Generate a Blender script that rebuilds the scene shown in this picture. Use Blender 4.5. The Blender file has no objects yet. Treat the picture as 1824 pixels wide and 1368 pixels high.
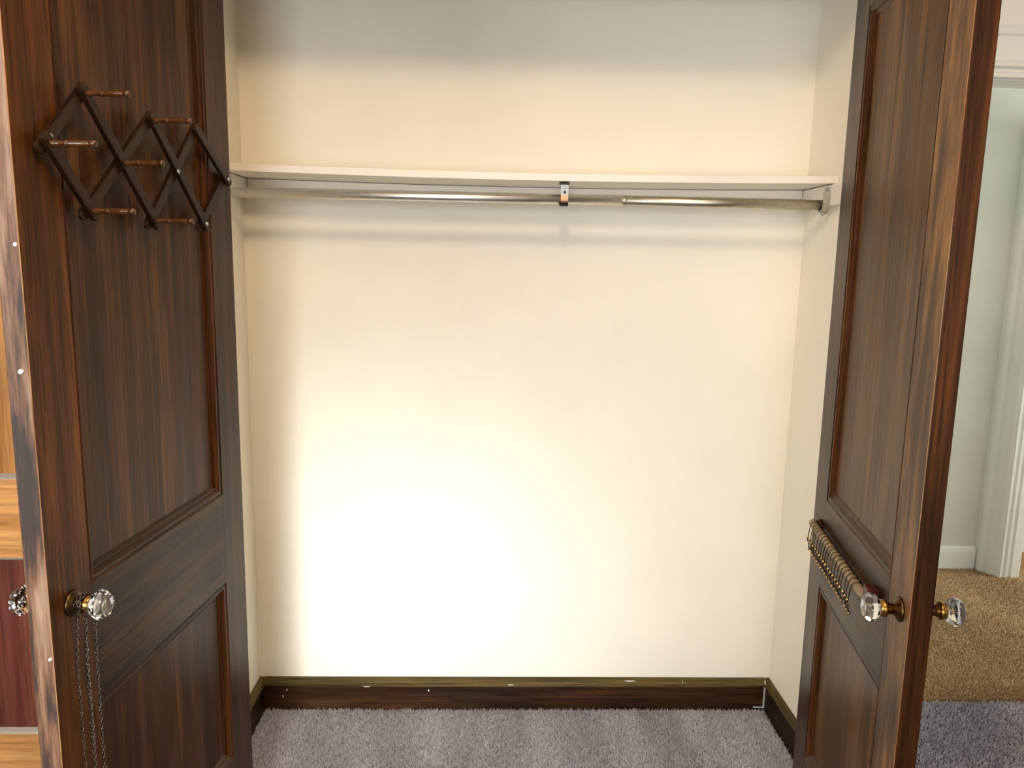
import bpy, bmesh, math, random
import numpy as np
from mathutils import Vector, Matrix, Euler

random.seed(7)
SC = bpy.context.scene
COL = SC.collection
sin, cos, pi, rad = math.sin, math.cos, math.pi, math.radians

# ------------------------------------------------------------------ camera
PITCH, YAW, ROLL, CAM_H = 0.16043081, 0.0303325, 0.0188912, 1.5
fwd = Vector((sin(YAW) * cos(PITCH), cos(YAW) * cos(PITCH), -sin(PITCH)))
rgt = Vector((cos(YAW), -sin(YAW), 0))
upv = rgt.cross(fwd)
R_ = rgt * cos(ROLL) + upv * sin(ROLL)
U_ = -rgt * sin(ROLL) + upv * cos(ROLL)
cam_data = bpy.data.cameras.new('camera')
cam_data.sensor_width = 36.0
cam_data.lens = 36.0 * 1370 / 1824
cam_data.clip_start = 0.02
cam = bpy.data.objects.new('camera', cam_data)
COL.objects.link(cam)
M = Matrix((R_, U_, -fwd)).transposed().to_4x4()
M.translation = Vector((0, 0, CAM_H))
cam.matrix_world = M
SC.camera = cam

# ------------------------------------------------------------------ world, lights, exposure
SC.view_settings.view_transform = 'Standard'
SC.view_settings.look = 'None'
SC.view_settings.gamma = 1.0
SC.view_settings.use_curve_mapping = False
SC.view_settings.exposure = 0.22

world = bpy.data.worlds.new('world')
SC.world = world
world.use_nodes = True
wn = world.node_tree.nodes
wn['Background'].inputs[0].default_value = (0.80, 0.90, 1.0, 1)
wn['Background'].inputs[1].default_value = 2.5


def area_light(name, loc, target, sx, sy, power, color, spread=180):
    d = bpy.data.lights.new(name, 'AREA')
    d.shape = 'RECTANGLE'
    d.size, d.size_y = sx, sy
    d.energy = power
    d.color = color
    d.spread = rad(spread)
    o = bpy.data.objects.new(name, d)
    COL.objects.link(o)
    o.location = loc
    o.rotation_euler = (Vector(target) - Vector(loc)).to_track_quat('-Z', 'Y').to_euler()
    return o


# daylight through the bedroom window behind the photographer
area_light('window_daylight', (-0.28, -2.50, 1.35), (-0.05, 2.4, 0.85), 1.15, 1.3, 12.5, (0.97, 0.98, 1.0), 80)
area_light('low_patch_beam', (-0.25, -2.48, 0.95), (-0.30, 2.4, 0.34), 0.9, 0.6, 3.6, (1.0, 1.0, 0.99), 23)  # added narrow beam that makes the bright patch low on the back wall
# fill added from the left, through a made-up window out of view
area_light('side_fill', (-2.22, -1.0, 1.45), (0.6, 1.6, 1.0), 1.2, 1.2, 33, (0.98, 0.98, 1.0))
area_light('hall_fill', (4.4, 3.0, 1.5), (2.0, 3.2, 0.6), 0.9, 1.3, 42, (1.0, 1.0, 0.96))  # fill added at the unseen hall end to brighten the hall

# ------------------------------------------------------------------ helpers


def tag(o, label=None, cat=None, group=None, kind=None):
    if label:
        o['label'] = label
    if cat:
        o['category'] = cat
    if group:
        o['group'] = group
    if kind:
        o['kind'] = kind
    return o


def empty(name, loc=(0, 0, 0), rz=0, label=None, cat=None, group=None):
    o = bpy.data.objects.new(name, None)
    o.empty_display_size = 0.05
    COL.objects.link(o)
    o.location = loc
    o.rotation_euler = (0, 0, rz)
    return tag(o, label, cat, group)


class MB:
    """collects simple shapes into one mesh"""

    def __init__(self):
        self.v, self.f, self.m, self.s = [], [], [], []

    def add(self, verts, faces, mat=0, smooth=False):
        b = len(self.v)
        self.v += [tuple(p) for p in verts]
        for f in faces:
            self.f.append([b + i for i in f])
            self.m.append(mat)
            self.s.append(smooth)

    def box(self, x0, x1, y0, y1, z0, z1, mat=0, nx=1):
        xs = [x0 + (x1 - x0) * i / nx for i in range(nx + 1)]
        vs, fs = [], []
        for x in xs:
            vs += [(x, y0, z0), (x, y1, z0), (x, y1, z1), (x, y0, z1)]
        for i in range(nx):
            a, b = 4 * i, 4 * i + 4
            for k in range(4):
                l = (k + 1) % 4
                fs.append((a + k, b + k, b + l, a + l))
        fs += [(0, 1, 2, 3), (4 * nx + 3, 4 * nx + 2, 4 * nx + 1, 4 * nx)]
        self.add(vs, fs, mat)

    def lathe(self, prof, org=(0, 0, 0), axis=(0, 0, 1), n=16, smooth=True, mat=0, twist=0.0):
        """prof: list of (radius, distance along axis)"""
        q = Vector((0, 0, 1)).rotation_difference(Vector(axis).normalized())
        vs, fs = [], []
        for r, h in prof:
            for k in range(n):
                a = 2 * pi * k / n + twist
                vs.append(Vector(org) + q @ Vector((r * cos(a), r * sin(a), h)))
        for i in range(len(prof) - 1):
            for k in range(n):
                l = (k + 1) % n
                fs.append((i * n + k, i * n + l, (i + 1) * n + l, (i + 1) * n + k))
        fs.append(tuple(range(n - 1, -1, -1)))
        fs.append(tuple((len(prof) - 1) * n + k for k in range(n)))
        self.add(vs, fs, mat, smooth)

    def tube(self, pts, r, n=8, closed=False, smooth=True, mat=0):
        P = [Vector(p) for p in pts]
        N = len(P)
        vs, fs = [], []
        ref = None
        for i, p in enumerate(P):
            if closed:
                t = (P[(i + 1) % N] - P[i - 1]).normalized()
            else:
                t = (P[min(i + 1, N - 1)] - P[max(i - 1, 0)]).normalized()
            if ref is None:
                ref = t.orthogonal().normalized()
            ref = (ref - t * ref.dot(t)).normalized()
            b = t.cross(ref)
            rr = r[i] if isinstance(r, (list, tuple)) else r
            for k in range(n):
                a = 2 * pi * k / n
                vs.append(p + (ref * cos(a) + b * sin(a)) * rr)
        for i in range(N if closed else N - 1):
            j = (i + 1) % N
            for k in range(n):
                l = (k + 1) % n
                fs.append((i * n + k, i * n + l, j * n + l, j * n + k))
        if not closed:
            fs.append(tuple(range(n - 1, -1, -1)))
            fs.append(tuple((N - 1) * n + k for k in range(n)))
        self.add(vs, fs, mat, smooth)

    def prism(self, prof, a, b, axis='x', mat=0, nseg=1):
        """extrude a closed 2-D profile; axis x: profile is (y,z); axis y: (x,z); axis z: (x,y)"""
        n = len(prof)
        vs, fs = [], []
        for i in range(nseg + 1):
            t = a + (b - a) * i / nseg
            for p, q in prof:
                vs.append({'x': (t, p, q), 'y': (p, t, q), 'z': (p, q, t)}[axis])
        for i in range(nseg):
            for k in range(n):
                l = (k + 1) % n
                fs.append((i * n + k, i * n + l, (i + 1) * n + l, (i + 1) * n + k))
        fs.append(tuple(range(n)))
        fs.append(tuple(nseg * n + k for k in range(n - 1, -1, -1)))
        self.add(vs, fs, mat)

    def ring(self, x0, x1, z0, z1, prof, mat=0):
        """mitred moulding frame in the xz plane; prof: closed list of (inset, y)"""
        n = len(prof)
        vs, fs = [], []
        for cx, cz, sx, sz in ((x0, z0, 1, 1), (x1, z0, -1, 1), (x1, z1, -1, -1), (x0, z1, 1, -1)):
            for d, y in prof:
                vs.append((cx + sx * d, y, cz + sz * d))
        for i in range(4):
            j = (i + 1) % 4
            for k in range(n):
                l = (k + 1) % n
                fs.append((i * n + k, i * n + l, j * n + l, j * n + k))
        b = len(self.f)
        self.add(vs, fs, mat)
        for i in range(4):                      # slot 1: the horizontal members
            if i % 2 == 0:
                self.m[b + i * n:b + (i + 1) * n] = [1] * n

    def build(self, name, mats, parent=None, bevel=0.0, flip_y=False, loc=None):
        if not isinstance(mats, (list, tuple)):
            mats = [mats]
        v = [(x, -y, z) for x, y, z in self.v] if flip_y else self.v
        me = bpy.data.meshes.new(name)
        me.from_pydata(v, [], self.f)
        for m in mats:
            me.materials.append(m)
        me.polygons.foreach_set('material_index', self.m)
        me.polygons.foreach_set('use_smooth', self.s)
        bm = bmesh.new()
        bm.from_mesh(me)
        bmesh.ops.recalc_face_normals(bm, faces=bm.faces)
        if bevel:
            es = [e for e in bm.edges if len(e.link_faces) == 2 and e.calc_face_angle(0) > 0.6]
            bmesh.ops.bevel(bm, geom=es, offset=bevel, segments=2, affect='EDGES', profile=0.6)
        bm.to_mesh(me)
        bm.free()
        o = bpy.data.objects.new(name, me)
        COL.objects.link(o)
        if parent:
            o.parent = parent
        if loc:
            o.location = loc
        return o


# ------------------------------------------------------------------ materials
class NT:
    def __init__(self, name):
        self.m = bpy.data.materials.new(name)
        self.m.use_nodes = True
        self.t = self.m.node_tree
        self.b = self.t.nodes['Principled BSDF']

    def n(self, typ, **kw):
        x = self.t.nodes.new(typ)
        for k, val in kw.items():
            if k.startswith('i_'):
                key = k[2:]
                x.inputs[int(key) if key.isdigit() else key.replace('_', ' ')].default_value = val
            else:
                setattr(x, k, val)
        return x

    def l(self, a, b):
        self.t.links.new(a, b)

    def coord(self, scale=(1, 1, 1), kind='Object', loc=(0, 0, 0)):
        c = self.n('ShaderNodeTexCoord')
        mp = self.n('ShaderNodeMapping')
        mp.inputs['Scale'].default_value = scale
        mp.inputs['Location'].default_value = loc
        self.l(c.outputs[kind], mp.inputs[0])
        return mp.outputs[0]

    def noise(self, vec, scale=1, detail=4, rough=0.55, dist=0.0):
        x = self.n('ShaderNodeTexNoise')
        x.inputs['Scale'].default_value = scale
        x.inputs['Detail'].default_value = detail
        x.inputs['Roughness'].default_value = rough
        x.inputs['Distortion'].default_value = dist
        self.l(vec, x.inputs['Vector'])
        return x.outputs[0]

    def ramp(self, fac, stops, interp='LINEAR'):
        x = self.n('ShaderNodeValToRGB')
        x.color_ramp.interpolation = interp
        e = x.color_ramp.elements
        while len(e) < len(stops):
            e.new(0.5)
        for i, (p, c) in enumerate(stops):
            e[i].position = p
            e[i].color = (c[0], c[1], c[2], 1) if isinstance(c, (tuple, list)) else (c, c, c, 1)
        self.l(fac, x.inputs[0])
        return x.outputs[0]

    def mix(self, fac, a, b, mode='MIX'):
        x = self.n('ShaderNodeMix', data_type='RGBA', blend_type=mode)
        for sock, val in ((0, fac), (6, a), (7, b)):
            if hasattr(val, 'is_linked'):
                self.l(val, x.inputs[sock])
            else:
                x.inputs[sock].default_value = val if sock == 0 else (val[0], val[1], val[2], 1)
        return x.outputs[2]

    def bump(self, h, strength=0.3, dist=0.002):
        x = self.n('ShaderNodeBump')
        x.inputs['Strength'].default_value = strength
        x.inputs['Distance'].default_value = dist
        self.l(h, x.inputs['Height'])
        self.l(x.outputs[0], self.b.inputs['Normal'])

    def set(self, **kw):
        for k, val in kw.items():
            key = k.replace('_', ' ')
            s = self.b.inputs[key]
            if hasattr(val, 'is_linked'):
                self.l(val, s)
            elif isinstance(val, (tuple, list)) and len(val) == 3:
                s.default_value = (val[0], val[1], val[2], 1)
            else:
                s.default_value = val


def srgb(r, g, b):
    def f(c):
        c /= 255.0
        return c / 12.92 if c <= 0.04045 else ((c + 0.055) / 1.055) ** 2.4
    return (f(r), f(g), f(b))


def wood(name, dark, mid, light, axis='z', rough=0.36, seed=0.0, fine=1.0, contrast=1.0, coat=0.0, spec=0.15, tone=(.76, .67, .53)):
    dark, mid, light = [tuple(a * b for a, b in zip(c, tone)) for c in (dark, mid, light)]
    m = NT(name)
    long_, wide = 1.3, 26.0
    sc = {'z': (wide, wide, long_), 'x': (long_, wide, wide)}[axis]
    v = m.coord(sc, loc=(seed, seed * 1.7, seed * 0.6))
    n1 = m.noise(v, 1.0, 6, 0.62, 0.6)
    sc2 = {'z': (190 * fine, 190 * fine, 5.5), 'x': (5.5, 190 * fine, 190 * fine)}[axis]
    n2 = m.noise(m.coord(sc2, loc=(seed, 0, seed)), 1.0, 3, 0.6)
    n3 = m.noise(m.coord((2.3, 2.3, 1.4), loc=(seed * 3, 0, 1)), 1.0, 3)
    base = m.ramp(n1, [(0.32, dark), (0.5, mid), (0.68, light)])
    pores = m.ramp(n2, [(0.34, 0.22), (0.54, 1.08)])
    c = m.mix(min(1, 0.8 * contrast), base, pores, 'MULTIPLY')
    blot = m.ramp(n3, [(0.3, 0.66), (0.7, 1.25)])
    c = m.mix(0.7, c, blot, 'MULTIPLY')
    m.set(Base_Color=c)
    rr = m.ramp(n3, [(0.3, rough * 1.25), (0.7, rough * 0.8)])
    m.set(Roughness=rr, Specular_IOR_Level=spec)
    if coat:
        m.set(Coat_Weight=coat, Coat_Roughness=0.25)
    m.bump(n2, 0.25, 0.0008)
    return m.m


def worn_wood(name, varnish, bare, pale, thr=0.5, seed=0.0):
    m = NT(name)
    n1 = m.noise(m.coord((40, 40, 4.5), loc=(seed, 2, seed)), 1.0, 5, 0.65)
    n2 = m.noise(m.coord((9, 9, 2.2), loc=(1, seed, 3)), 1.0, 4, 0.6)
    n3 = m.noise(m.coord((260, 260, 14), loc=(seed, 0, 0)), 1.0, 3, 0.6)
    s = m.n('ShaderNodeMath', operation='ADD')
    m.l(n1, s.inputs[0])
    m.l(n2, s.inputs[1])
    h = m.n('ShaderNodeMath', operation='MULTIPLY')
    m.l(s.outputs[0], h.inputs[0])
    h.inputs[1].default_value = 0.5
    c = m.ramp(h.outputs[0], [(thr - 0.07, varnish), (thr - 0.01, bare), (thr + 0.12, pale)])
    pores = m.ramp(n3, [(0.34, 0.5), (0.55, 1.05)])
    c = m.mix(0.8, c, pores, 'MULTIPLY')
    m.set(Base_Color=c, Roughness=0.55)
    m.bump(n1, 0.4, 0.002)
    return m.m


def paint(name, col, rough=0.55, bump=0.12, mott=0.05, smudges=None):
    m = NT(name)
    v = m.coord((1, 1, 1))
    n = m.noise(v, 3.0, 3)
    lo = tuple(c * (1 - mott) for c in col)
    hi = tuple(min(1, c * (1 + mott)) for c in col)
    c = m.ramp(n, [(0.3, lo), (0.7, hi)])
    for (sx, sy, sz), rx, rz, dark in (smudges or []):
        # one grey hand mark at a fixed place on the wall
        mp = m.n('ShaderNodeMapping')
        tc = m.n('ShaderNodeTexCoord')
        m.l(tc.outputs['Object'], mp.inputs[0])
        mp.inputs['Location'].default_value = (-sx / rx, -sy, -sz / rz)
        mp.inputs['Scale'].default_value = (1 / rx, 1, 1 / rz)
        ln = m.n('ShaderNodeVectorMath', operation='LENGTH')
        m.l(mp.outputs[0], ln.inputs[0])
        brk = m.noise(v, 45, 3, 0.7)
        ad = m.n('ShaderNodeMath', operation='MULTIPLY_ADD')
        m.l(brk, ad.inputs[0])
        ad.inputs[1].default_value = 1.1
        m.l(ln.outputs['Value'], ad.inputs[2])
        f = m.ramp(ad.outputs[0], [(0.55, dark), (1.0, 0.0)])
        c = m.mix(f, c, (0.28, 0.26, 0.22))
    m.set(Base_Color=c, Roughness=rough)
    m.bump(m.noise(v, 160, 3), bump, 0.001)
    return m.m


def metal(name, col, rough=0.3, metallic=1.0, var=0.25):
    m = NT(name)
    n = m.noise(m.coord((60, 60, 60)), 1.0, 4)
    c = m.ramp(n, [(0.3, tuple(x * (1 - var) for x in col)), (0.7, col)])
    m.set(Base_Color=c, Metallic=metallic, Roughness=rough)
    return m.m


def glass(name):
    m = NT(name)
    m.set(Base_Color=(0.97, 0.99, 0.97), Roughness=0.02, IOR=1.5, Transmission_Weight=1.0)
    return m.m


def carpet(name, lo, mid, hi, band=0.18, tuft=True):
    m = NT(name)
    v = m.coord((1, 1, 1))
    n1 = m.noise(v, 420, 3, 0.7)
    c = m.ramp(n1, [(0.3, lo), (0.5, mid), (0.72, hi)])
    if tuft:
        gi = m.n('ShaderNodeNewGeometry')
        isl = m.ramp(gi.outputs['Random Per Island'], [(0.0, lo), (0.5, mid), (1.0, hi)])
        c = m.mix(0.6, c, isl)
    n2 = m.noise(m.coord((7, 1.1, 1)), 1.0, 3, 0.5)
    b = m.ramp(n2, [(0.35, 1 - band), (0.65, 1 + band)])
    c = m.mix(1.0, c, b, 'MULTIPLY')
    m.set(Base_Color=c, Roughness=0.95, Specular_IOR_Level=0.1)
    m.bump(n1, 0.5, 0.004)
    return m.m


WD = dict(
    left_panel=wood('oak_dark_panel', srgb(46, 28, 12), srgb(74, 47, 22), srgb(106, 73, 38), 'z', 0.38, 0.0),
    left_stile=wood('oak_orange_stile', srgb(58, 34, 12), srgb(92, 55, 20), srgb(126, 80, 32), 'z', 0.40, 3.1),
    hinge_stile=wood('oak_dark_stile', srgb(50, 33, 22), srgb(70, 47, 31), srgb(92, 65, 44), 'z', 0.34, 5.3),
    rail=wood('oak_sheen_rail', srgb(52, 36, 24), srgb(74, 53, 36), srgb(98, 74, 52), 'x', 0.34, 1.7, 1.0, 1.2),  # grey reflection of the bright wall put into the rail colour
    right_panel=wood('oak_olive_panel', srgb(68, 47, 22), srgb(98, 70, 35), srgb(132, 98, 54), 'z', 0.36, 8.2),
    right_stile=worn_wood('oak_worn_latch_stile', srgb(62, 40, 18), srgb(98, 66, 30), srgb(150, 108, 54), 0.52, 4.0),
    mould=wood('oak_red_moulding', srgb(44, 25, 11), srgb(74, 43, 19), srgb(114, 72, 34), 'z', 0.30, 2.2),
    mould_h=wood('oak_sheen_moulding', srgb(46, 31, 20), srgb(68, 48, 32), srgb(90, 66, 46), 'x', 0.34, 2.9),  # same grey sheen put into the crosswise moulding colour
    edge_left=worn_wood('oak_chipped_edge', srgb(52, 38, 32), srgb(110, 77, 52), srgb(164, 136, 112), 0.50, 1.0),
    edge_right=wood('oak_red_edge', srgb(38, 22, 8), srgb(66, 39, 16), srgb(98, 62, 28), 'z', 0.36, 9.9),
    arris=worn_wood('oak_rubbed_arris', srgb(92, 52, 26), srgb(168, 110, 64), srgb(214, 170, 122), 0.46, 6.0),
    orange=wood('oak_light_orange', srgb(172, 118, 66), srgb(204, 146, 86), srgb(222, 168, 106), 'x', 0.40, 6.1, 0.6, 0.5, tone=(1, 1, 1)),
    orange_z=wood('oak_light_orange_upright', srgb(168, 114, 60), srgb(198, 140, 78), srgb(214, 158, 96), 'z', 0.40, 7.1, 0.6, 0.5, tone=(1, 1, 1)),
    red=wood('oak_red_panel', srgb(88, 44, 34), srgb(106, 56, 44), srgb(122, 70, 56), 'z', 0.42, 7.7, 0.7, 0.6, tone=(1, 1, 1)),
    lit_ledge=paint('ledge_lit_grey', srgb(170, 160, 148), 0.6),  # light caught on the moulding's upper face put into the colour
    rack=wood('rack_dark_wood', srgb(34, 21, 13), srgb(50, 32, 20), srgb(68, 46, 30), 'x', 0.38, 4.4),
    peg=wood('peg_red_brown', srgb(58, 36, 17), srgb(88, 56, 28), srgb(118, 80, 44), 'x', 0.16, 3.3, 0.5, 0.5, spec=0.6),
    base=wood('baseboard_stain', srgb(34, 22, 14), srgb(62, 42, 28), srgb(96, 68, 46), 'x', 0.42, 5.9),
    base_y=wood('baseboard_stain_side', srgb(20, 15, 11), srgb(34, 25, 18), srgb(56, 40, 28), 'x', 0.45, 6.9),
    cap=wood('baseboard_olive_cap', srgb(66, 58, 34), srgb(100, 90, 56), srgb(128, 116, 76), 'x', 0.45, 1.1),
    jamb=wood('jamb_dark', srgb(58, 34, 18), srgb(84, 50, 26), srgb(108, 68, 38), 'z', 0.4, 2.0),
    dowel=wood('dowel_pale', srgb(112, 98, 76), srgb(140, 124, 98), srgb(162, 146, 118), 'x', 0.35, 3.0, 0.6, 0.4, tone=(1, 1, 1)),
    post=wood('post_red', srgb(50, 14, 8), srgb(74, 24, 14), srgb(96, 34, 20), 'z', 0.3, 3.0),
)
WALLC = (0.88, 0.835, 0.715)
P_CLOSET = paint('closet_cream_paint', WALLC, 0.6, 0.15, 0.03,
                 [((-0.02, 0, 1.48), 0.10, 0.05, 0.35), ((0.27, 0, 1.46), 0.05, 0.05, 0.32)])
P_SIDE = paint('closet_side_paint', WALLC, 0.6, 0.15, 0.03)
P_SHELF = paint('shelf_cream_gloss', (0.88, 0.83, 0.73), 0.42, 0.06, 0.03)
P_ROOM = paint('room_white_paint', (0.86, 0.85, 0.82), 0.6)
P_HALL = paint('hall_grey_paint', (0.68, 0.69, 0.63), 0.6)
P_TRIM = paint('trim_white_gloss', (0.84, 0.86, 0.83), 0.35, 0.05)
P_CHIP = paint('white_paint_chip', (0.88, 0.87, 0.84), 0.5)
P_CAULK = paint('pale_caulk', (0.55, 0.56, 0.50), 0.6)
GLASS = glass('knob_glass')
BRASS = metal('aged_brass', srgb(168, 124, 62), 0.24)
DARKBRASS = metal('dark_brass', srgb(92, 70, 42), 0.34)
GOLD = metal('bright_brass', srgb(214, 176, 112), 0.22)
WIRE = metal('dark_brass_wire', srgb(84, 62, 36), 0.32)
SILVER = metal('knob_foil', (0.9, 0.9, 0.88), 0.12, 1.0, 0.05)
CHROME = metal('rod_nickel', (0.80, 0.79, 0.75), 0.34, 1.0, 0.12)
ROD2 = metal('sleeve_brass_tint', (0.58, 0.55, 0.44), 0.36, 1.0, 0.2)
STEEL = metal('grey_steel', (0.34, 0.35, 0.37), 0.42, 0.9)
BLACKM = metal('black_steel', (0.03, 0.03, 0.03), 0.4, 0.6)
LITSTRAP = metal('strap_lit_tan', srgb(196, 150, 112), 0.4, 0.8)  # warm light on the strap's front put into its colour
CHAINM = metal('dark_chain', (0.14, 0.12, 0.10), 0.24)
NICKELB = metal('bracket_nickel', (0.62, 0.60, 0.52), 0.3, 0.9)
SCREW = metal('screw_bright', (0.85, 0.84, 0.80), 0.3)
C_GREY = carpet('carpet_grey', srgb(136, 136, 149), srgb(192, 191, 205), srgb(236, 235, 244))
C_GREYF = carpet('carpet_grey_backing', srgb(88, 84, 90), srgb(116, 110, 116), srgb(140, 134, 140), tuft=False)
C_TAN = carpet('carpet_tan', srgb(146, 118, 84), srgb(186, 154, 114), srgb(208, 178, 138), 0.08)
C_TANF = carpet('carpet_tan_backing', srgb(96, 72, 44), srgb(130, 100, 64), srgb(150, 120, 80), 0.08, tuft=False)

# ------------------------------------------------------------------ setting
YB, XL, XR, YF = 2.398, -0.749, 0.966, 1.83      # closet back, sides, front
CEIL = 2.835
HEAD = 2.215                                     # underside of the closet opening's head


def struct(name, mb, mats, parent=None, bevel=0):
    o = mb.build(name, mats, parent, bevel)
    if parent is None:
        o['kind'] = 'structure'
    return o


def slab(name, x0, x1, y0, y1, z0, z1, mat):
    m = MB()
    m.box(x0, x1, y0, y1, z0, z1)
    return struct(name, m, mat)


slab('floor', -2.3, 2.3, -2.7, 2.44, -0.05, 0.0, C_GREYF)
slab('floor_hall', 1.0, 4.6, 2.44, 5.2, -0.05, 0.0, C_TANF)
slab('ceiling', -2.3, 4.6, -2.7, 5.2, CEIL, CEIL + 0.05, P_ROOM)

slab('wall_back', XL - 0.05, XR + 0.05, YB, YB + 0.05, 0, CEIL, P_CLOSET)
slab('wall_left', XL - 0.05, XL, YF + 0.035, YB, 0, CEIL, P_SIDE)
slab('wall_right', XR, XR + 0.06, YF + 0.035, YB, 0, CEIL, P_SIDE)

JL, JR = -0.637, 0.857
m = MB()                                          # front wall round the closet opening
m.box(-2.3, JL - 0.02, YF + 0.005, YF + 0.035, 0, CEIL)
m.box(JR + 0.02, XR + 0.06, YF + 0.005, YF + 0.035, 0, CEIL)
m.box(JL - 0.02, JR + 0.02, YF + 0.005, YF + 0.035, HEAD + 0.02, CEIL)
struct('wall_front', m, P_ROOM)
m = MB()                                          # jamb lining
m.box(JL - 0.02, JL, YF + 0.002, YF + 0.06, 0, HEAD)
m.box(JR, JR + 0.02, YF + 0.002, YF + 0.06, 0, HEAD)
m.box(JL - 0.02, JR + 0.02, YF + 0.002, YF + 0.06, HEAD, HEAD + 0.02)
struct('trim_1', m, WD['jamb'])

# rest of the bedroom
m = MB()
m.box(-2.35, -2.3, -2.7, -1.65, 0, CEIL)
m.box(-2.35, -2.3, -0.35, YF + 0.035, 0, CEIL)
m.box(-2.35, -2.3, -1.65, -0.35, 0, .80)
m.box(-2.35, -2.3, -1.65, -0.35, 2.10, CEIL)
struct('wall_left_room', m, P_ROOM)
m = MB()
for y0, y1, z0, z1 in ((-1.65, -1.60, .80, 2.10), (-.40, -.35, .80, 2.10), (-1.60, -.40, .80, .85), (-1.60, -.40, 2.05, 2.10),
                       (-1.60, -.40, 1.43, 1.47)):
    m.box(-2.34, -2.31, y0, y1, z0, z1)
struct('added_window', m, P_TRIM)  # unseen window added to carry the side fill
slab('wall_right_room', 2.3, 2.35, -2.7, 2.44, 0, CEIL, P_ROOM)
WX0, WX1, WZ0, WZ1 = -0.95, 0.40, 0.55, 2.1
m = MB()
m.box(-2.3, WX0, -2.75, -2.65, 0, CEIL)
m.box(WX1, 2.3, -2.75, -2.65, 0, CEIL)
m.box(WX0, WX1, -2.75, -2.65, 0, WZ0)
m.box(WX0, WX1, -2.75, -2.65, WZ1, CEIL)
struct('wall_rear', m, P_ROOM)
m = MB()
for x0, x1, z0, z1 in ((WX0, WX0 + .05, WZ0, WZ1), (WX1 - .05, WX1, WZ0, WZ1), (WX0 + .05, WX1 - .05, WZ0, WZ0 + .05),
                       (WX0 + .05, WX1 - .05, WZ1 - .05, WZ1), (WX0 + .05, WX1 - .05, 1.32, 1.36)):
    m.box(x0, x1, -2.72, -2.68, z0, z1)
struct('window_1', m, P_TRIM)

# doorway wall to the hall (right of the closet), its casing and the hall beyond
DX0, DX1, DZ = 1.14, 1.98, 2.075
m = MB()
m.box(XR + 0.06, DX0, 2.44, 2.54, 0, CEIL)
m.box(DX1, 2.3, 2.44, 2.54, 0, CEIL)
m.box(DX0, DX1, 2.44, 2.54, DZ, CEIL)
struct('wall_doorway', m, P_ROOM)
t2 = MB()
# head casing: stepped profile (y, z)
y0 = 2.44
t2.prism([(y0, DZ), (y0, DZ + .150), (y0 - .022, DZ + .150), (y0 - .026, DZ + .142), (y0 - .024, DZ + .126),
          (y0 - .017, DZ + .120), (y0 - .017, DZ + .050), (y0 - .028, DZ + .043), (y0 - .030, DZ + .031),
          (y0 - .014, DZ + .026), (y0 - .014, DZ + .018), (y0 - .026, DZ + .013), (y0 - .026, DZ)],
         DX0 - 0.09, DX1 + 0.09, 'x')
struct('trim_2', t2, P_TRIM)
t3 = MB()
for x0, x1, xm in ((DX0 - 0.09, DX0, 1), (DX1, DX1 + 0.09, -1)):
    t3.box(x0, x1, y0 - .018, y0, 0, DZ)
t3.box(DX0, DX0 + .015, y0, 2.54, 0, DZ)
t3.box(DX1 - .015, DX1, y0, 2.54, 0, DZ)
t3.box(DX0 + .015, DX1 - .015, y0, 2.54, DZ - .004, DZ)
struct('trim_3', t3, P_TRIM)

HY = 3.635
slab('wall_hall', 1.0, 2.52, HY, HY + 0.1, 0, CEIL, P_HALL)
slab('wall_hall_left', 0.95, 1.0, 2.54, HY, 0, CEIL, P_HALL)
slab('wall_hall_far', 2.52, 4.6, 3.86, 3.91, 0, CEIL, P_HALL)
slab('wall_hall_end', 4.6, 4.65, 2.44, 5.2, 0, CEIL, P_HALL)
slab('wall_hall_near', 2.35, 4.6, 2.40, 2.44, 0, CEIL, P_HALL)
m = MB()
m.prism([(HY, 0), (HY - .016, 0), (HY - .016, .092), (HY - .012, .108), (HY - .005, .116), (HY, .118)], 1.0, 2.46, 'x')
struct('baseboard_hall', m, P_TRIM)
# fluted white casing at the hall corner: plan profile (x, y)
CX0, CX1, CY0, CY1 = 2.465, 2.622, 3.512, 3.70
prof = [(CX0, CY1), (CX0, CY0 + .092), (CX0 + .004, CY0 + .078), (CX0 + .016, CY0 + .068), (CX0 + .020, CY0 + .046),
        (CX0 + .030, CY0 + .030), (CX0 + .040, CY0 + .012), (CX0 + .052, CY0 + .004), (CX0 + .056, CY0)]
x = CX0 + .066
for k in range(2):
    prof += [(x, CY0), (x + .005, CY0 + .006), (x + .012, CY0 + .006), (x + .017, CY0)]
    x += .028
prof += [(CX1 - .006, CY0), (CX1, CY0 + .006), (CX1, CY1)]
m = MB()
m.prism(prof, 0, 2.15, 'z')
struct('trim_4', m, P_TRIM)

# baseboards of the closet
BP = [(0, 0), (.016, 0), (.016, .086), (0, .086)]
CP = [(0, .086), (.0165, .086), (.020, .089), (.020, .097), (.0175, .099), (.0135, .105), (.0135, .109), (.008, .113), (0, .113)]


def baseboard(name, org, rz, length, bmat, cmat):
    r = MB()
    r.prism([(-d, z) for d, z in BP], 0, length, 'x')
    o = r.build(name, bmat, None, 0.001)
    o['kind'] = 'structure'
    o.location = org
    o.rotation_euler = (0, 0, rz)
    c = MB()
    c.prism([(-d, z) for d, z in CP], 0, length, 'x')
    c.build('cap_moulding', cmat, o)
    return o


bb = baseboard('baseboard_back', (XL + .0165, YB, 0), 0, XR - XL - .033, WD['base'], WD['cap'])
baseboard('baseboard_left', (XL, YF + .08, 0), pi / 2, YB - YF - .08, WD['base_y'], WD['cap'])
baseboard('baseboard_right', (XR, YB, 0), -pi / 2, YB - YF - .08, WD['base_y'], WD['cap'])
# pale chips of wall paint caught on the back baseboard, and the caulked right corner
rnd = random.Random(3)


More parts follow.
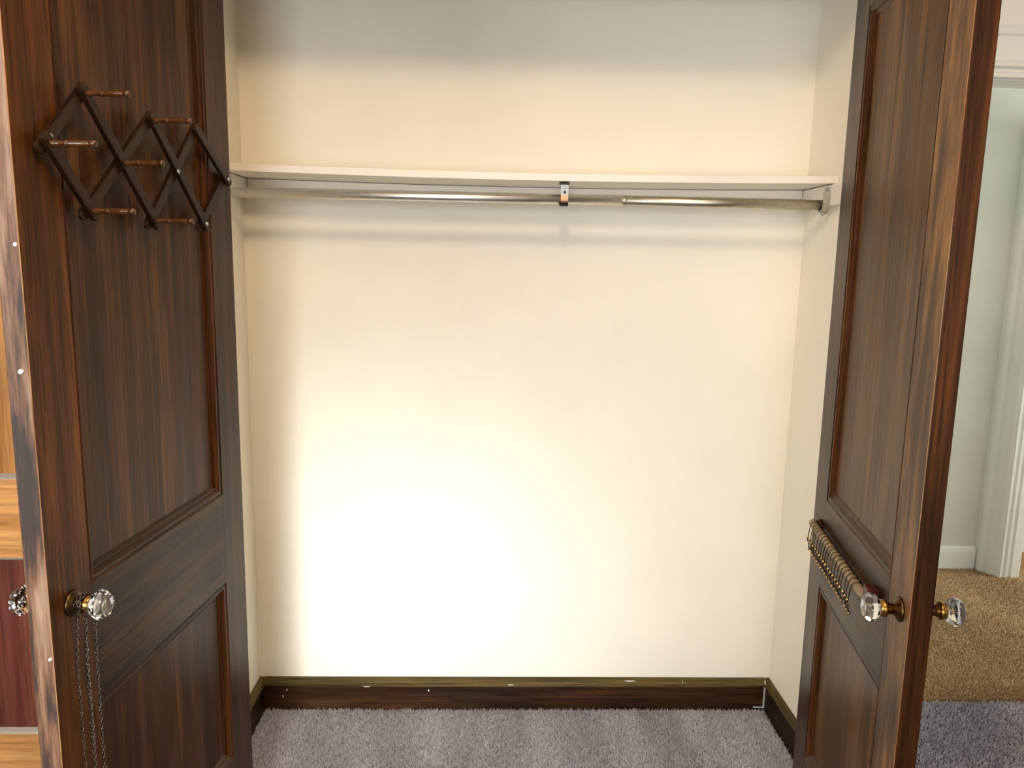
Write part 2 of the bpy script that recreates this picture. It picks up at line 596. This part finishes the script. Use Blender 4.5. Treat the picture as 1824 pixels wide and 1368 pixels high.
def chip(mb, cx, cz, y, w, h, rnd):
    n = 7
    pts = [(cx + w * cos(2 * pi * k / n) * rnd.uniform(.5, 1), cz + h * sin(2 * pi * k / n) * rnd.uniform(.5, 1)) for k in range(n)]
    vs = [(p, y, q) for p, q in pts] + [(p, y + .003, q) for p, q in pts]
    fs = [tuple(range(n)), tuple(range(2 * n - 1, n - 1, -1))] + [(k, (k + 1) % n, n + (k + 1) % n, n + k) for k in range(n)]
    mb.add(vs, fs)


for cx, cz, yy, w, h in ((.075, .074, -.0166, .003, .005), (.062, .050, -.0166, .002, .007), (.545, .072, -.0166, .003, .004),
                         (.82, .0955, -.0206, .012, .0015), (1.22, .107, -.0145, .022, .002), (1.40, .104, -.015, .002, .005),
                         (.34, .088, -.0206, .018, .0015)):
    m = MB()
    chip(m, cx, cz, yy, w, h, rnd)
    m.build('paint_chip', P_CHIP, bb)
m = MB()
m.box(XR - XL - .038, XR - XL - .0335, -.020, -.0162, .012, .112)
m.box(XR - XL - .07, XR - XL - .038, -.0185, -.0162, .012, .016)
m.build('caulk', P_CAULK, bb)

# carpet pile: real tufts where the photograph shows them


def tufts(name, boxes, mats, label, lean=0.5):
    V, Fc = [], []
    base = 0
    rg = np.random.default_rng(5)
    for x0, x1, y0_, y1, sp, hgt in boxes:
        nx, ny = int((x1 - x0) / sp), int((y1 - y0_) / sp)
        gx, gy = np.meshgrid(np.arange(nx), np.arange(ny))
        gx = x0 + (gx.ravel() + .5 + rg.uniform(-.5, .5, nx * ny)) * sp
        gy = y0_ + (gy.ravel() + .5 + rg.uniform(-.5, .5, nx * ny)) * sp
        n = nx * ny
        h = hgt * rg.uniform(.6, 1.25, n)
        # pile direction changes in broad brushed strokes
        field = np.sin(gx * 9 + 1.3 * np.sin(gy * 6)) * .4
        lx = h * (rg.normal(0, .45, n) + field * .5)
        ly = h * rg.normal(0, .45, n)
        a0 = rg.uniform(0, 2 * pi, n)
        r = sp * .75
        vs = np.zeros((n, 4, 3))
        for k in range(3):
            vs[:, k, 0] = gx + r * np.cos(a0 + k * 2 * pi / 3)
            vs[:, k, 1] = gy + r * np.sin(a0 + k * 2 * pi / 3)
            vs[:, k, 2] = -.001
        vs[:, 3, 0], vs[:, 3, 1], vs[:, 3, 2] = gx + lx, gy + ly, h
        idx = base + 4 * np.arange(n)[:, None]
        fs = np.concatenate([idx + np.array([[0, 1, 3]]), idx + np.array([[1, 2, 3]]), idx + np.array([[2, 0, 3]])], 1).reshape(-1, 3)
        V.append(vs.reshape(-1, 3))
        Fc.append(fs)
        base += 4 * n
    V, Fc = np.concatenate(V), np.concatenate(Fc)
    me = bpy.data.meshes.new(name)
    me.vertices.add(len(V))
    me.vertices.foreach_set('co', V.ravel())
    me.loops.add(Fc.size)
    me.loops.foreach_set('vertex_index', Fc.ravel().astype(np.int32))
    me.polygons.add(len(Fc))
    me.polygons.foreach_set('loop_start', np.arange(0, Fc.size, 3, dtype=np.int32))
    me.update(calc_edges=True)
    me.materials.append(mats)
    o = bpy.data.objects.new(name, me)
    COL.objects.link(o)
    return tag(o, label, 'carpet', None, 'stuff')


tufts('carpet_pile', [(XL + .02, XR - .02, 1.70, YB - .018, .0045, .011), (1.05, 2.1, 1.60, 2.435, .007, .010)],
      C_GREY, 'grey cut-pile carpet covering the closet floor and bedroom')
tufts('hall_carpet_pile', [(1.2, 3.2, 2.452, 3.62, .0062, .007)],
      C_TAN, 'tan carpet on the hall floor beyond the doorway')

# ------------------------------------------------------------------ closet doors
ANG_L, ANG_R = rad(-5.8), rad(-10.3)
HL, HR = (-.599, YF), (.819, YF)
TH = .035
PROF = [(0, 0), (.0035, -.0030), (.006, -.0012), (.011, -.0012), (.0155, -.0050), (.0175, -.0078), (.0205, -.0078),
        (.026, -.0115), (.028, -.0130), (.028, -.0155), (0, -.0155)]


def knob(parent, s, z, off_sign, sgn, mat_shank, twist=pi / 8):
    """glass knob on rose and shank; off_sign +1 on the inner face, -1 on the outer face"""
    yb = 0.0 if off_sign > 0 else -TH
    ax = (0, off_sign, 0)
    k = MB()
    k.lathe([(.0125, .0345), (.0180, .037), (.0243, .045), (.0245, .050), (.0192, .059), (.0180, .060)],
            (s, yb, z), ax, 8, False, 0, twist)
    kn = k.build('knob', GLASS, parent, flip_y=sgn < 0)
    r = MB()
    r.lathe([(.0095, .0360), (.0098, .0370), (.0085, .0377)], (s, yb, z), ax, 8, False, 0, twist)
    r.build('foil', SILVER, kn, flip_y=sgn < 0)
    r = MB()
    r.lathe([(.0212, .0), (.0212, .003), (.0185, .0055), (.013, .0085), (.0102, .0125)], (s, yb, z), ax, 24)
    r.build('rose', DARKBRASS, kn, flip_y=sgn < 0)
    h = MB()
    h.lathe([(.0095, .0105), (.0092, .018), (.0115, .0195), (.0115, .0225), (.0150, .0235), (.0150, .0290), (.0140, .0300),
             (.0140, .0335), (.0115, .0347)], (s, yb, z), ax, 24)
    h.build('shank', mat_shank, kn, flip_y=sgn < 0)
    return kn


def closet_door(name, label, org, ang, w, sgn, zs, mats, edge_mat, sw=.105, knobs=(), prof=None, mm=None):
    """panelled door in its own frame: x from the hinge to the latch, +y (times sgn) the inner face, z up"""
    rz = math.atan2(-cos(ang), sin(ang))
    d = empty(name, (org[0], org[1], 0), rz, label, 'door')
    zb, z1, z2, z3, z4, zt = zs          # bottom, bottom-rail top, lock rail, top-rail bottom, top
    fl = sgn < 0

    prof = prof or PROF
    mm = mm or [WD['mould'], WD['mould_h']]

    def part(nm, mb, mt, bevel=0.0012):
        return mb.build(nm, mt, d, bevel, flip_y=fl)
    a = MB()
    a.box(0, sw, -TH, 0, zb, zt)
    part('stile', a, mats['hinge_stile'])
    a = MB()
    a.box(w - sw, w, -TH, 0, zb, zt)
    o = part('stile', a, [mats['latch_stile'], edge_mat, WD['arris']], 0.0018)
    for p in o.data.polygons:
        if p.normal.x > .95:
            p.material_index = 1
        elif .2 < p.normal.x <= .95 and abs(p.normal.z) < .1:
            p.material_index = 2
    for lo, hi in ((zb, z1), (z2, z3), (z4, zt)):
        a = MB()
        a.box(sw, w - sw, -TH, 0, lo, hi)
        part('rail', a, mats['rail'], 0.0006)
    for lo, hi in ((z1, z2), (z3, z4)):
        a = MB()
        a.box(sw, w - sw, -TH + .013, -.013, lo, hi)
        part('panel', a, mats.get('upper', mats['panel']) if hi == z4 else mats['panel'], 0)
        a = MB()
        a.ring(sw, w - sw, lo, hi, prof)
        part('moulding', a, mm, 0)
        a = MB()
        a.ring(sw, w - sw, lo, hi, [(p, -TH - q) for p, q in prof])
        part('moulding', a, mm, 0)
    for s, z, side, mt in knobs:
        knob(d, s, z, side, sgn, mt)
    return d


ZS = (.022, .285, .740, .952, 2.048, 2.205)
dl = closet_door('closet_door', 'open dark oak closet door on the left, with the peg rack on it', HL, ANG_L, .705, 1, ZS,
                 dict(hinge_stile=WD['hinge_stile'], latch_stile=WD['left_stile'], rail=WD['rail'], panel=WD['left_panel']),
                 WD['edge_left'], knobs=((.650, .942, 1, BRASS), (.650, .942, -1, BRASS)))
dr = closet_door('closet_door', 'open brown oak closet door on the right, with the brass hook bar on it', HR, ANG_R, .668, -1, ZS,
                 dict(hinge_stile=WD['hinge_stile'], latch_stile=WD['right_stile'], rail=WD['rail'], panel=WD['right_panel']),
                 WD['edge_right'], knobs=((.624, .923, 1, BRASS), (.630, .929, -1, BRASS)))
# closed neighbour door, seen behind the left door's edge (front face at Y 1.80)
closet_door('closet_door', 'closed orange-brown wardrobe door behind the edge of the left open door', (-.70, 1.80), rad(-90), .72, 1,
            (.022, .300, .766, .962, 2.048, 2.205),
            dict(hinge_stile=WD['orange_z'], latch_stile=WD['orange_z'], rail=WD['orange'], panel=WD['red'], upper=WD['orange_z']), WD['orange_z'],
            prof=[(0, 0), (.004, -.002), (.011, -.0125), (.011, -.0155), (0, -.0155)], mm=[WD['orange_z'], WD['lit_ledge']])

# white paint chips on the left door's worn edge
rnd = random.Random(11)
for zz, yy, w, h in ((1.508, -.004, .0035, .004), (1.325, -.012, .005, .005), (.875, -.003, .003, .003)):
    m = MB()
    chip(m, yy, zz, .705, w, h, rnd)
    m.v = [(y, x, z) for x, y, z in m.v]
    m.build('paint_chip', P_CHIP, dl)

# ------------------------------------------------------------------ shelf, rod and brackets
SY, SZ, ST = 2.178, 1.726, .020


def sag(x):
    t = (x - XL) / (XR - XL)
    return -.010 * 4 * t * (1 - t)


sh = empty('closet_shelf', (0, 0, 0), 0, 'long cream painted shelf board across the closet above the rod', 'shelf')
m = MB()
m.box(XL + .001, XR - .001, SY, YB - .001, SZ, SZ + ST, 0, 24)
m.v = [(x, y, z + sag(x)) for x, y, z in m.v]
m.build('shelf_board', P_SHELF, sh, 0.0015)
m = MB()
m.box(XL + .021, XR - .021, YB - .0205, YB - .001, SZ - .028, SZ - .0135, 0, 24)
m.v = [(x, y, z if z < SZ - .02 else z + .0115 + sag(x) * .95) for x, y, z in m.v]
m.build('cleat', P_SHELF, sh)
for xa, xb in ((XL + .001, XL + .019), (XR - .019, XR - .001)):
    m = MB()
    m.box(xa, xb, YF + .12, YB - .001, SZ - .060, SZ - .003)
    m.build('cleat', P_SHELF, sh, 0.001)

RY, RZ_L, RZ_R = 2.200, 1.668, 1.667
rod = empty('clothes_rod', (XL + .0195, RY, RZ_L), 0, 'round nickel clothes rod hung under the cream shelf', 'clothes rod')
Lr = XR - XL - .039


def tube_part(nm, x0, x1, r, mt, ri=None):
    m = MB()
    m.lathe([(r * .86, x0), (r, x0 + .001), (r, x1 - .001), (r * .86, x1)], (0, 0, 0), (1, 0, 0), 32)
    o = m.build(nm, mt, rod)
    return o


tube_part('tube', .001, 1.10, .0128, CHROME)
sleeve = tube_part('sleeve', 1.10, Lr - .001, .0142, ROD2)
m = MB()
m.lathe([(.0144, 1.0985), (.0147, 1.100), (.0147, 1.103), (.0143, 1.105)], (0, 0, 0), (1, 0, 0), 32)
m.build('sleeve_lip', ROD2, sleeve)

# strap bracket holding the rod's middle
bx = .202
brk = empty('rod_bracket', (bx, RY, SZ + sag(bx)), 0, 'grey metal strap bracket holding the middle of the clothes rod', 'bracket')
zt = -.0005
rc = RZ_L - (SZ + sag(bx))                     # rod centre below the flange
rr = .0158


def strap(nm, path, w, t, mt):
    m = MB()
    n = len(path)
    P = [Vector((0, p, q)) for p, q in path]
    vs, fs = [], []
    for i in range(n):
        tg = (P[min(i + 1, n - 1)] - P[max(i - 1, 0)]).normalized()
        nn = Vector((0, -tg.z, tg.y))
        for sx, so in ((-1, 0), (1, 0), (1, 1), (-1, 1)):
            p = P[i] + nn * (t * so)
            vs.append((sx * w / 2, p.y, p.z))
    for i in range(n - 1):
        for k in range(4):
            l = (k + 1) % 4
            fs.append((4 * i + k, 4 * i + l, 4 * i + 4 + l, 4 * i + 4 + k))
    fs += [(0, 1, 2, 3), (4 * n - 1, 4 * n - 2, 4 * n - 3, 4 * n - 4)]
    m.add(vs, fs)
    return m.build(nm, mt, brk)


strap('flange', [(.030, zt - .0025), (.000, zt - .0025), (-.012, zt - .0025), (-.0165, zt - .005), (-.0175, zt - .009)], .026, .002, BLACKM)
web = strap('web', [(-.0175, zt - .009), (-.0178, zt - .02), (-.0175, rc + .012)], .021, .002, STEEL)
strap('hook', [(-.0175, rc + .014)] + [(-rr * cos(a) * 1.08, -rr * sin(a) * 1.08 + rc) for a in (0, .3, .6)], .020, .002, LITSTRAP)
strap('hook_end', [(-rr * cos(a) * 1.08, -rr * sin(a) * 1.10 + rc - .001) for a in (.6, .9, 1.2, 1.57, 1.9, 2.3, 2.7, 3.1)], .023, .002, BLACKM)  # shade on the hook's underside put in as black
m = MB()
m.lathe([(.0032, 0), (.0030, .0012), (.0018, .002)], (0, -.0197, zt - .017), (0, -1, 0), 12)
m.build('screw', SCREW, web)
m = MB()
m.lathe([(.0036, 0), (.0036, .0008)], (0, -.0195, zt - .029), (0, -1, 0), 12)
m.build('screw_hole', BLACKM, web)

# hanging socket on the right cleat
eb = empty('rod_bracket', (XR - .019, RY, RZ_R), 0, 'small nickel end bracket holding the rod at the right wall', 'bracket')
m = MB()
n = 16
pl = [(-.013, .050), (.013, .050)] + [(.0185 * cos(a), -.002 + .021 * sin(a)) for a in [0.35 - (pi + .7) * k / n for k in range(n + 1)]]
m.prism(pl, -.0035, -.0006, 'x')
plate = m.build('back_plate', NICKELB, eb, 0.0006)
m = MB()
arc = [(.0155 + .0008, a) for a in [pi + (pi) * k / 14 for k in range(15)]]
outer = [(.0195 * cos(a), .0195 * sin(a)) for _, a in arc]
inner = [(.0158 * cos(a), .0158 * sin(a)) for _, a in arc][::-1]
m.prism([(-.0195, .036)] + outer + [(.0195, .010), (.0158, .010)] + inner + [(-.0158, .036)], -.020, -.0036, 'x')
cup = m.build('cup', NICKELB, eb, 0.0006)
m = MB()
m.lathe([(.0002, -.008), (.005, -.002), (.007, .003)], (-.011, 0, -.0235), (0, 0, 1), 12)
m.build('tip', NICKELB, cup)
m = MB()
m.lathe([(.003, 0), (.0028, .001), (.0016, .0018)], (-.0035, .004, .034), (-1, 0, 0), 12)
m.build('screw', SCREW, plate)

# ------------------------------------------------------------------ accordion peg rack on the left door
pr = empty('peg_rack', dl.location, dl.rotation_euler.z, 'dark wooden accordion peg rack fixed to the left closet door', 'rack')
ZT, ZM, ZB_ = 1.745, 1.650, 1.555
J = dict(A=(.552, 1.744), B=(.355, 1.737), C=(.183, 1.746), D=(.648, 1.655), E=(.4585, 1.650), F=(.279, 1.656), G2=(.056, 1.664),
         G=(.556, 1.564), H=(.366, 1.558), I=(.169, 1.562))


def slat(a, b, y, w=.019, t=.0085, ext=.019):
    pa, pb = Vector((J[a][0], y, J[a][1])), Vector((J[b][0], y, J[b][1]))
    dv = (pb - pa).normalized()
    L = (pb - pa).length
    m = MB()
    # outline with rounded ends, in the slat's own x (length) / z (width)
    out = []
    for k in range(7):
        a_ = pi / 2 + pi * k / 6
        out.append((-ext + w / 2 + w / 2 * cos(a_), w / 2 * sin(a_)))
    for k in range(7):
        a_ = -pi / 2 + pi * k / 6
        out.append((L + ext - w / 2 + w / 2 * cos(a_), w / 2 * sin(a_)))
    n_ = len(out)
    vs = [(p, 0, q) for p, q in out] + [(p, t, q) for p, q in out]
    fs = [tuple(range(n_)), tuple(range(2 * n_ - 1, n_ - 1, -1))] + [(k, (k + 1) % n_, n_ + (k + 1) % n_, n_ + k) for k in range(n_)]
    m.add(vs, fs)
    o = m.build('slat', WD['rack'], pr, 0.0012)
    o.location = pa
    o.rotation_euler = (0, -math.atan2(dv.z, dv.x), 0)
    return o


for a, b in (('G', 'B'), ('H', 'C'), ('D', 'A'), ('I', 'G2')):
    slat(a, b, .0035)
for a, b in (('A', 'H'), ('B', 'I'), ('D', 'G'), ('C', 'G2')):
    slat(a, b, .0125)
peg_mesh = None
for k in 'ABDEGH':
    if peg_mesh is None:
        m = MB()
        m.lathe([(.0052, -.016), (.0052, .003), (.0042, .008), (.0038, .020), (.0046, .0225), (.0054, .0245), (.0046, .0265), (.0040, .029),
                 (.0050, .038), (.0053, .045), (.0047, .053), (.0037, .058), (.0040, .0605), (.0055, .063), (.0057, .066),
                 (.0044, .0685), (.002, .070)], (0, 0, 0), (0, 1, 0), 14)
        o = m.build('peg', WD['peg'], pr)
        peg_mesh = o.data
    else:
        o = bpy.data.objects.new('peg', peg_mesh)
        COL.objects.link(o)
        o.parent = pr
    o.location = (J[k][0], .0200, J[k][1])
sc_mesh = None
for k, dx, dz, y in (('D', -.012, .012, .012), ('F', .0, .0, .0212), ('I', .0, .0, .0212), ('G2', .0, .0, .0212)):
    if sc_mesh is None:
        m = MB()
        m.lathe([(.0042, -.0004), (.0042, .0010), (.0028, .0022), (.0008, .0026)], (0, 0, 0), (0, 1, 0), 10)
        o = m.build('rivet', SCREW, pr)
        sc_mesh = o.data
    else:
        o = bpy.data.objects.new('rivet', sc_mesh)
        COL.objects.link(o)
        o.parent = pr
    o.location = (J[k][0] + dx, y, J[k][1] + dz)

# ------------------------------------------------------------------ chain looped over the left inner knob
ch = empty('chain', dl.location, dl.rotation_euler.z, 'dark metal link chain looped over the left inner glass knob', 'chain')


def link_verts(L=.0086, W=.0060, r=.00095, n=8, k=4):
    m = MB()
    pts = []
    for i in range(n):
        a = 2 * pi * i / n
        pts.append(((W / 2 - r) * sin(a), 0, (L / 2 - r) * cos(a)))
    m.tube(pts, r, k, True)
    return m


LV = link_verts()


def chain_path(mb, pts, pitch=.0064):
    P = [Vector(p) for p in pts]
    cum = [0]
    for a, b in zip(P, P[1:]):
        cum.append(cum[-1] + (b - a).length)
    N = int(cum[-1] / pitch)
    j = 0
    for i in range(N):
        s = (i + .5) * cum[-1] / N
        while j < len(P) - 2 and cum[j + 1] < s:
            j += 1
        t = (s - cum[j]) / max(1e-9, cum[j + 1] - cum[j])
        p = P[j].lerp(P[j + 1], t)
        tg = (P[j + 1] - P[j]).normalized()
        q = Vector((0, 0, 1)).rotation_difference(tg)
        q2 = q @ Euler((0, 0, (pi / 4 if i % 2 else -pi / 4) + rnd.uniform(-.25, .25))).to_quaternion()
        mb.add([p + q2 @ Vector(v) for v in LV.v], LV.f, 0, True)


ks, kz = .650, .942


def loop_over(y, zlow, ds, yl):
    """one strand over the shank at distance y from the door, both ends down to zlow"""
    pts = [(ks - .012 + ds, yl, zlow), (ks - .012 + ds * .6, yl, kz - .09), (ks - .0125, y, kz - .012)]
    for k in range(9):
        a = pi + pi * k / 8
        pts.append((ks + .0128 * cos(a), y + .0006 * k, kz - .0128 * sin(a)))
    pts += [(ks + .0120, y, kz - .02), (ks + .0100 + ds, yl, kz - .10), (ks + .006 + ds, yl, zlow)]
    return pts


m = MB()
chain_path(m, loop_over(.0150, .30, .004, .0105))
m.build('strand', CHAINM, ch)
m = MB()
chain_path(m, loop_over(.0285, .36, .003, .0275))
m.build('strand', CHAINM, ch)
m = MB()
wrap = []
for k in range(37):
    a = 2 * pi * k / 12
    wrap.append((ks + .0140 * cos(a), .0135 + .0125 * k / 36, kz + .0140 * sin(a)))
chain_path(m, wrap)
m.build('strand', CHAINM, ch)
m = MB()
chain_path(m, [(ks - .008, .0105, .30), (ks - .006, .0105, .27), (ks, .0105, .262), (ks + .006, .0105, .27), (ks + .010, .0105, .30)])
m.build('strand', CHAINM, ch)

# ------------------------------------------------------------------ bar with brass wire hooks on the right door's lock rail
hb = empty('hook_bar', dr.location, dr.rotation_euler.z, 'pale wooden bar strung with brass wire hooks on the right closet door', 'hook bar')
BY, BZ = -.0165, .882
m = MB()
m.lathe([(.004, .052), (.0085, .060), (.0095, .070), (.0095, .475), (.0085, .482)], (0, BY, BZ), (1, 0, 0), 16)
bar = m.build('bar', WD['dowel'], hb)
for s0 in (.072, .478):
    m = MB()
    m.lathe([(.0135, 0), (.0135, .004), (.010, .008), (.009, .018)], (s0, 0.0005, BZ), (0, -1, 0), 14)
    m.build('post', WD['post'], bar)
m = MB()
m.box(.486, .515, -.020, -.0005, BZ + .004, BZ + .026)
m.build('end_block', WD['post'], bar, 0.002)
m = MB()
R = .0112
pts = [(0, BY - .004 + .0145, BZ - .020), (0, BY + R, BZ - .006)] + \
      [(0, BY + R * cos(a), BZ + R * sin(a)) for a in [pi * k / 8 for k in range(9)]] + \
      [(0.0, BY - R - .002, BZ - .012), (.0015, BY - R - .0035, BZ - .026), (.0005, BY - R - .002, BZ - .042), (0, BY - R + .002, BZ - .055)]
m.tube([(p, q - 0.0, r - BZ) for p, q, r in pts], .0011, 6)
for dz, dy, rb, dx in ((-.027, -.0045, .0033, .0015), (-.0565, .0010, .0034, 0), (-.036, -.0035, .0022, .001)):
    m.lathe([(rb * sin(a), -rb * cos(a)) for a in [.25 + (pi - .5) * k / 6 for k in range(7)]], (dx, BY - R + dy, dz), (0, 0, 1), 8, True, 1)
# short cross wire tying each hook to the next
m.tube([(0, BY - R - .004, -.028), (.009, BY - R - .007, -.033), (.0186, BY - R - .004, -.030)], .0009, 5)
m.tube([(0, BY - R - .001, -.045), (.010, BY - R - .003, -.049), (.0186, BY - R - .001, -.045)], .0009, 5)
hk = m.build('wire_hook', [WIRE, GOLD], hb)
hk.location = (.090, 0, BZ)
for k in range(1, 19):
    o = hk.copy()
    COL.objects.link(o)
    o.parent = hb
    o.location = (.090 + k * .0196 + rnd.uniform(-.002, .002), rnd.uniform(-.001, .001), BZ)
    o.rotation_euler = (0, rnd.uniform(-.10, .10), 0)

# ------------------------------------------------------------------ ceiling lamp in front of the closet (above the frame)
LX, LY = 0.02, .40
cl = empty('ceiling_light', (LX, LY, CEIL), 0, 'round flush ceiling light with a white glass shade, above the closet', 'lamp')
m = MB()
m.lathe([(.15, -.02), (.16, -.018), (.16, -.001), (.14, 0)], (0, 0, -.0005), (0, 0, 1), 32)
m.build('base', DARKBRASS, cl)
em = NT('lamp_shade_glow')
em.set(Base_Color=(.9, .85, .75), Emission_Color=(1.0, .78, .50), Emission_Strength=3.0)
m = MB()
m.lathe([(.03, -.095), (.075, -.088), (.11, -.07), (.135, -.045), (.142, -.022)], (0, 0, 0), (0, 0, 1), 32)
m.build('shade', em.m, cl)
pt = bpy.data.lights.new('lamp_bulb', 'POINT')
pt.shadow_soft_size = .11
pt.energy = 45
pt.color = (1.0, .70, .42)
po = bpy.data.objects.new('lamp_bulb', pt)
COL.objects.link(po)
po.location = (LX, LY, CEIL - .215)
